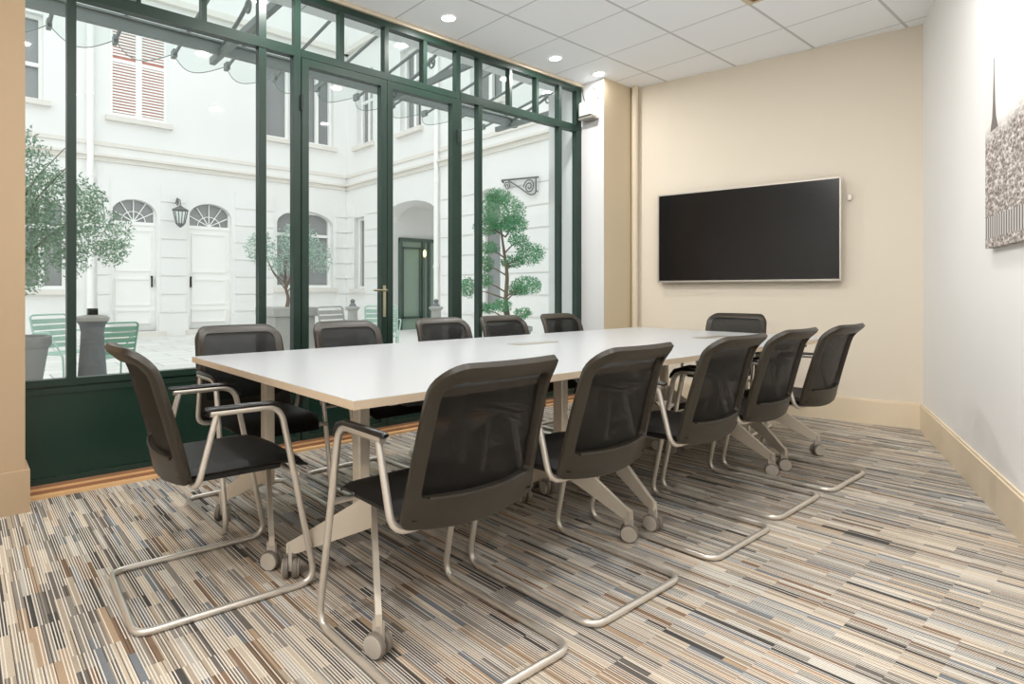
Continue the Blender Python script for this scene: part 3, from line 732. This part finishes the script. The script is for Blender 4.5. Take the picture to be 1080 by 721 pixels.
# ------------------------------------------------------------------ glass canopy over the door
cp = thing('glass_canopy', 'glass and grey steel canopy with scalloped edge outside above the window', 'canopy', (0, 0, 0))
YC, ZC = 5.5, 3.25
X0, X1 = -.9, 5.7
mb = MB().box(X0, X1, YC - .03, YC + .03, ZC - .05, ZC + .05).box(X0, X1, YC - .05, YC + .05, ZC + .04, ZC + .06)
mb.build('beam', M['steel'], cp)
xs = [X0 + .02 + .49 * k for k in range(14)]
slope = (3.50 - ZC) / (YC - 3.85)
for i, x in enumerate(xs):
    mb = MB().tube([(x, 3.80, ZC + .07 + slope * (YC - 3.80)), (x, 5.95, ZC + .07 - slope * .45)], .016, 6)
    mb.box(x - .018, x + .018, 5.88, 5.97, ZC - .02, ZC + .05)
    mb.build('rafter', M['steel'], cp)
for a, b in zip(xs, xs[1:]):
    K = 10; up = []; lo = []
    for k in range(K + 1):
        u = a + (b - a) * k / K; sag = math.sin(PI * k / K)
        up.append((u, 3.85, ZC + .09 + slope * (YC - 3.85))); lo.append((u, 5.95 + .26 * sag, ZC + .09 - slope * .45 - .04 * sag))
    poly = up + lo[::-1]
    mb = MB().add(poly, [tuple(range(len(poly)))]); 
    g = mb.build('canopy_pane', M['canopy_glass'], cp)
    MB().tube(lo, .004, 6).build('pane_edge', M['steel'], g, smooth=True)
for x in (1.86, 3.78, 5.58, -.1):
    PR = lambda u, w, x=x: Vector((x, u, w))
    mb = MB().box(x - .025, x + .025, 3.80, 5.75, ZC - .07, ZC - .01)
    mb.tube([(x, 5.55, ZC), (x, 4.9, ZC + .14), (x, 4.2, ZC + .52), (x, 3.82, ZC + .6)], .018, 8, .25)
    mb.tube(spiral((4.45, ZC + .24), .12, 2, PR), .012, 6).tube(spiral((4.85, ZC + .14), .07, 1.6, PR), .011, 6)
    mb.build('scroll_bracket', M['steel'], cp, smooth=True)

# ------------------------------------------------------------------ planting and courtyard furniture
def leaves(mb, c, r, n, ln, wd, shell=.55):
    c = Vector(c)
    for _ in range(n):
        while True:
            q = Vector((random.uniform(-1, 1), random.uniform(-1, 1), random.uniform(-1, 1)))
            if shell < q.length < 1 or (q.length < 1 and random.random() < .25): break
        p = c + Vector((q.x * r[0], q.y * r[1], q.z * r[2]))
        d = Vector((random.gauss(0, 1), random.gauss(0, 1), random.gauss(.2, 1))).normalized()
        w = d.cross(Vector((random.gauss(0, 1), random.gauss(0, 1), random.gauss(0, 1)))).normalized() * wd
        L_ = ln * random.uniform(.7, 1.3); d *= L_
        mb.add([p, p + d * .5 + w, p + d, p + d * .5 - w], [(0, 1, 2, 3)])
def pot_round(parent, r0, r1, h, m):
    MB().lathe([(r0, 0), (r1 * .97, h * .86), (r1, h * .87), (r1 * 1.05, h * .9), (r1 * 1.05, h), (r1 * .93, h), (r1 * .9, h - .05)], 28).build('pot', m, parent, smooth=True)
    MB().lathe([(r1 * .9, h - .06), (r1 * .9, h - .05)], 28).build('soil', M['soil'], parent)
ot = thing('olive_tree', 'bushy olive tree in a round grey pot beside the left window edge', 'tree', (.33, 5.95, 0))
pot_round(ot, .17, .27, .68, M['pot'])
mb = MB().tube([(0, 0, .6), (.02, .02, 1.0), (-.02, 0, 1.4), (.05, 0, 1.8)], .03, 8, .1, r2=.018)
for k in range(9):
    A = k * 2.4; mb.tube([(0, 0, 1.15 + .06 * k), (.2 * math.cos(A), .2 * math.sin(A), 1.45 + .07 * k), (.42 * math.cos(A), .42 * math.sin(A), 1.65 + .08 * k)], .012, 5, .05, r2=.004)
mb.build('trunk', M['bark'], ot, smooth=True)
mb = MB()
for (x, y, z, rx, ry_, rz_, n) in ((-.05, 0, 1.95, .42, .4, .42, 3600), (.32, -.05, 1.75, .36, .32, .32, 2300), (.62, -.1, 1.55, .26, .25, .22, 1100), (-.25, 0, 1.5, .3, .3, .35, 1500), (.3, 0, 1.42, .25, .25, .18, 800),
                                  (-.05, 0, 2.28, .25, .25, .16, 500), (.06, -.05, 1.2, .2, .2, .2, 1100), (.55, 0, 1.85, .15, .2, .12, 260), (.72, -.1, 1.38, .14, .14, .12, 300), (.1, 0, 1.55, .3, .25, .2, 900), (.42, 0, 1.3, .15, .15, .14, 300)):
    leaves(mb, (x, y, z), (rx, ry_, rz_), n, .042, .006, .2)
mb.build('foliage', M['leaf'], ot)
# topiary
tp = thing('topiary_tree', 'cloud-pruned conifer with rounded green pads in a pot behind the right glazing', 'tree', (6.08, 5.98, 0))
pot_round(tp, .22, .3, .55, M['pot'])
rt = Vector((s_x := .774, -.633, 0))   # horizontal direction across the picture, used only to lay the pads out
def tpt(px, py, dep=0.0):
    k = 8.5 / 629.5
    return Vector((.774 * (px - 540) * k, -.633 * (px - 540) * k, 0)) + Vector((.633, .774, 0)) * dep + Vector((0, 0, 1.045 + (307.4 - py) * k))
br = MB().tube([tpt(540, 350), tpt(535, 318), tpt(537, 290), tpt(533, 262), tpt(529, 235)], .035, 8, .1, r2=.015)
pads = [(531, 224, 27, 20, 0), (516, 238, 16, 10, .15), (543, 238, 16, 10, -.1), (527, 207, 15, 8, 0), (518, 261, 12, 7, .1), (548, 254, 12, 7, -.1), (560, 268, 17, 12, -.05), (543, 276, 14, 7, .1), (514, 278, 11, 9, .2), (513, 296, 10, 8, .1),
        (495, 303, 9, 11, -.1), (557, 301, 18, 10, 0), (549, 306, 12, 6, .1), (530, 322, 12, 7, -.15), (516, 325, 10, 6, .15), (552, 330, 10, 6, -.1), (541, 338, 9, 5, -.2)]
for px, py, a, b, d in pads: br.tube([tpt(535, py + 12), (tpt(535, py + 10) + tpt(px, py, d)) / 2, tpt(px, py + 2, d)], .012, 5, .04, r2=.005)
br.build('trunk', M['bark'], tp, smooth=True)
mb = MB(); k = 8.5 / 629.5
for px, py, a, b, d in pads:
    c = tpt(px, py, d); leaves(mb, c, (a * k, a * k * .9, b * k), int(120 + a * b * 5.2), .034, .0075, .45)
mb.build('foliage', M['leaf2'], tp)
# pale young olive in a square planter
sp = thing('young_olive_tree', 'pale young olive tree in a square stone planter seen between door and mullion', 'tree', (3.42, 7.55, 0))
MB().box(-.28, .28, -.28, .28, 0, .72).box(-.31, .31, -.31, .31, .72, .84).build('planter', M['concl'], sp, bevel=.01)
mb = MB().tube([(0, 0, .8), (.03, 0, .95), (-.03, .0, 1.15), (.0, 0, 1.5)], .03, 8, .06, r2=.012)
for k2 in range(8):
    A = k2 * 2.4; mb.tube([(0, 0, 1.02 + .03 * k2), (.2 * math.cos(A), .15 * math.sin(A), 1.3), (.3 * math.cos(A), .25 * math.sin(A), 1.5)], .009, 5, .04, r2=.004)
mb.build('trunk', M['bark'], sp, smooth=True)
mb = MB()
for (x, y, z, rx, rz_, n) in ((-.28, .2, 1.62, .2, .22, 520), (.12, -.1, 1.7, .28, .3, 950), (.35, -.25, 1.5, .18, .22, 400), (-.05, 0, 1.4, .22, .14, 300)): leaves(mb, (x, y, z), (rx, rx, rz_), n, .05, .009, .2)
mb.build('foliage', M['leaf3'], sp)

# stone bollards
b1 = thing('stone_bollard', 'stout dark stone post with a moulded cap just outside the left window', 'bollard', (.905, 5.93, 0))
MB().lathe([(.125, 0), (.115, .25), (.092, .6), (.088, .70), (.10, .76), (.122, .79)], 28).build('shaft', M['conc'], b1, smooth=True)
MB().lathe([(.122, .79), (.130, .80), (.130, .822), (.11, .835), (.05, .845)], 28).build('cap', M['concl'], b1, smooth=True)
MB().box(-.038, .038, -.038, .038, .845, .90).build('finial', M['dark'], b1, bevel=.004)
for (x, y, lab) in ((5.13, 8.73, 'grey stone post with a knob seen through the left door leaf'), (6.21, 7.84, 'grey stone post with a knob seen through the right door leaf')):
    b2 = thing('slender_post', lab, 'bollard', (x, y, 0))
    MB().lathe([(.11, 0), (.09, .5), (.08, .72), (.095, .74), (.12, .76), (.12, .79), (.07, .80)], 20).build('shaft', M['concl'], b2, smooth=True)
    MB().lathe([(.07, .80), (.05, .83), (.03, .86), (.045, .89), (.02, .92)], 16).build('finial', M['conc'], b2, smooth=True)

# slatted metal garden chairs
def garden_chair(loc, rz, m, label, name='garden_chair'):
    t = thing(name, label, 'garden chair', loc, rz, group='metal garden chairs in the courtyard')
    w = .21; r = .011
    mb = MB().tube([(-w, .2, r), (-w, .18, .42), (-w, -.17, .42), (-w - .02, -.26, .84), (w + .02, -.26, .84), (w, -.17, .42), (w, .18, .42), (w, .2, r)], r, 8, .05)
    for s in (-1, 1):
        mb.tube([(s * w, -.15, .42), (s * w, -.27, r)], r, 8)
        mb.tube([(s * (w + .01), -.22, .65), (s * (w + .05), .05, .66), (s * w, .16, .42)], r * .8, 8, .05)
    mb.build('frame', m, t, smooth=True)
    s2 = MB()
    for k in range(6): s2.box(-w, w, -.15 + .058 * k, -.105 + .058 * k, .425, .432)
    s2.build('seat_slats', m, t)
    s3 = MB()
    for k in range(5):
        z = .47 + .068 * k; y = -.18 - (z - .42) * .19
        s3.box(-w - .01, w + .01, y - .004, y + .004, z, z + .052)
    s3.build('backrest_slats', m, t)
    return t
gc1 = garden_chair((1.20, 6.95, 0), math.radians(10), M['garden'], 'green slatted metal garden chair standing behind the dark stone post')
gc2 = garden_chair((.90, 7.45, 0), math.radians(215), M['garden_pale'], 'pale green metal garden chair between the grey pot and the mullion')
garden_chair((4.55, 6.95, 0), math.radians(150), M['garden_pale'], 'pale garden chair outside in front of the passage archway')
garden_chair((3.95, 6.95, 0), math.radians(195), M['concl'], 'grey garden chair outside beside the square planter')

gc1.scale = (.9, .9, .87); gc2.scale = (.95, .95, .95)

# ------------------------------------------------------------------ light, camera, output look
w = bpy.data.worlds.new('World'); S.world = w; w.use_nodes = True
bg = w.node_tree.nodes['Background']; bg.inputs[0].default_value = (.955, .98, 1.0, 1); bg.inputs[1].default_value = 1.45

cam = bpy.data.cameras.new('camera'); co = bpy.data.objects.new('camera', cam); C.objects.link(co)
co.location = (0, 0, 1.045); co.rotation_euler = (PI / 2, 0, .885 - PI / 2)
cam.sensor_width = 36; cam.sensor_fit = 'HORIZONTAL'; cam.lens = 36 * 629.5 / 1080
cam.shift_x = 70 / 1080; cam.shift_y = -53.1 / 1080; cam.clip_start = .05
S.camera = co
vs = S.view_settings; vs.view_transform = 'Standard'; vs.look = 'None'; vs.gamma = 1; vs.exposure = 0.24; vs.use_curve_mapping = False
cy_ = S.cycles; cy_.max_bounces = 10; cy_.diffuse_bounces = 6; cy_.transparent_max_bounces = 24; cy_.glossy_bounces = 4; cy_.use_denoising = True; cy_.sample_clamp_indirect = 6; cy_.caustics_reflective = False; cy_.caustics_refractive = False
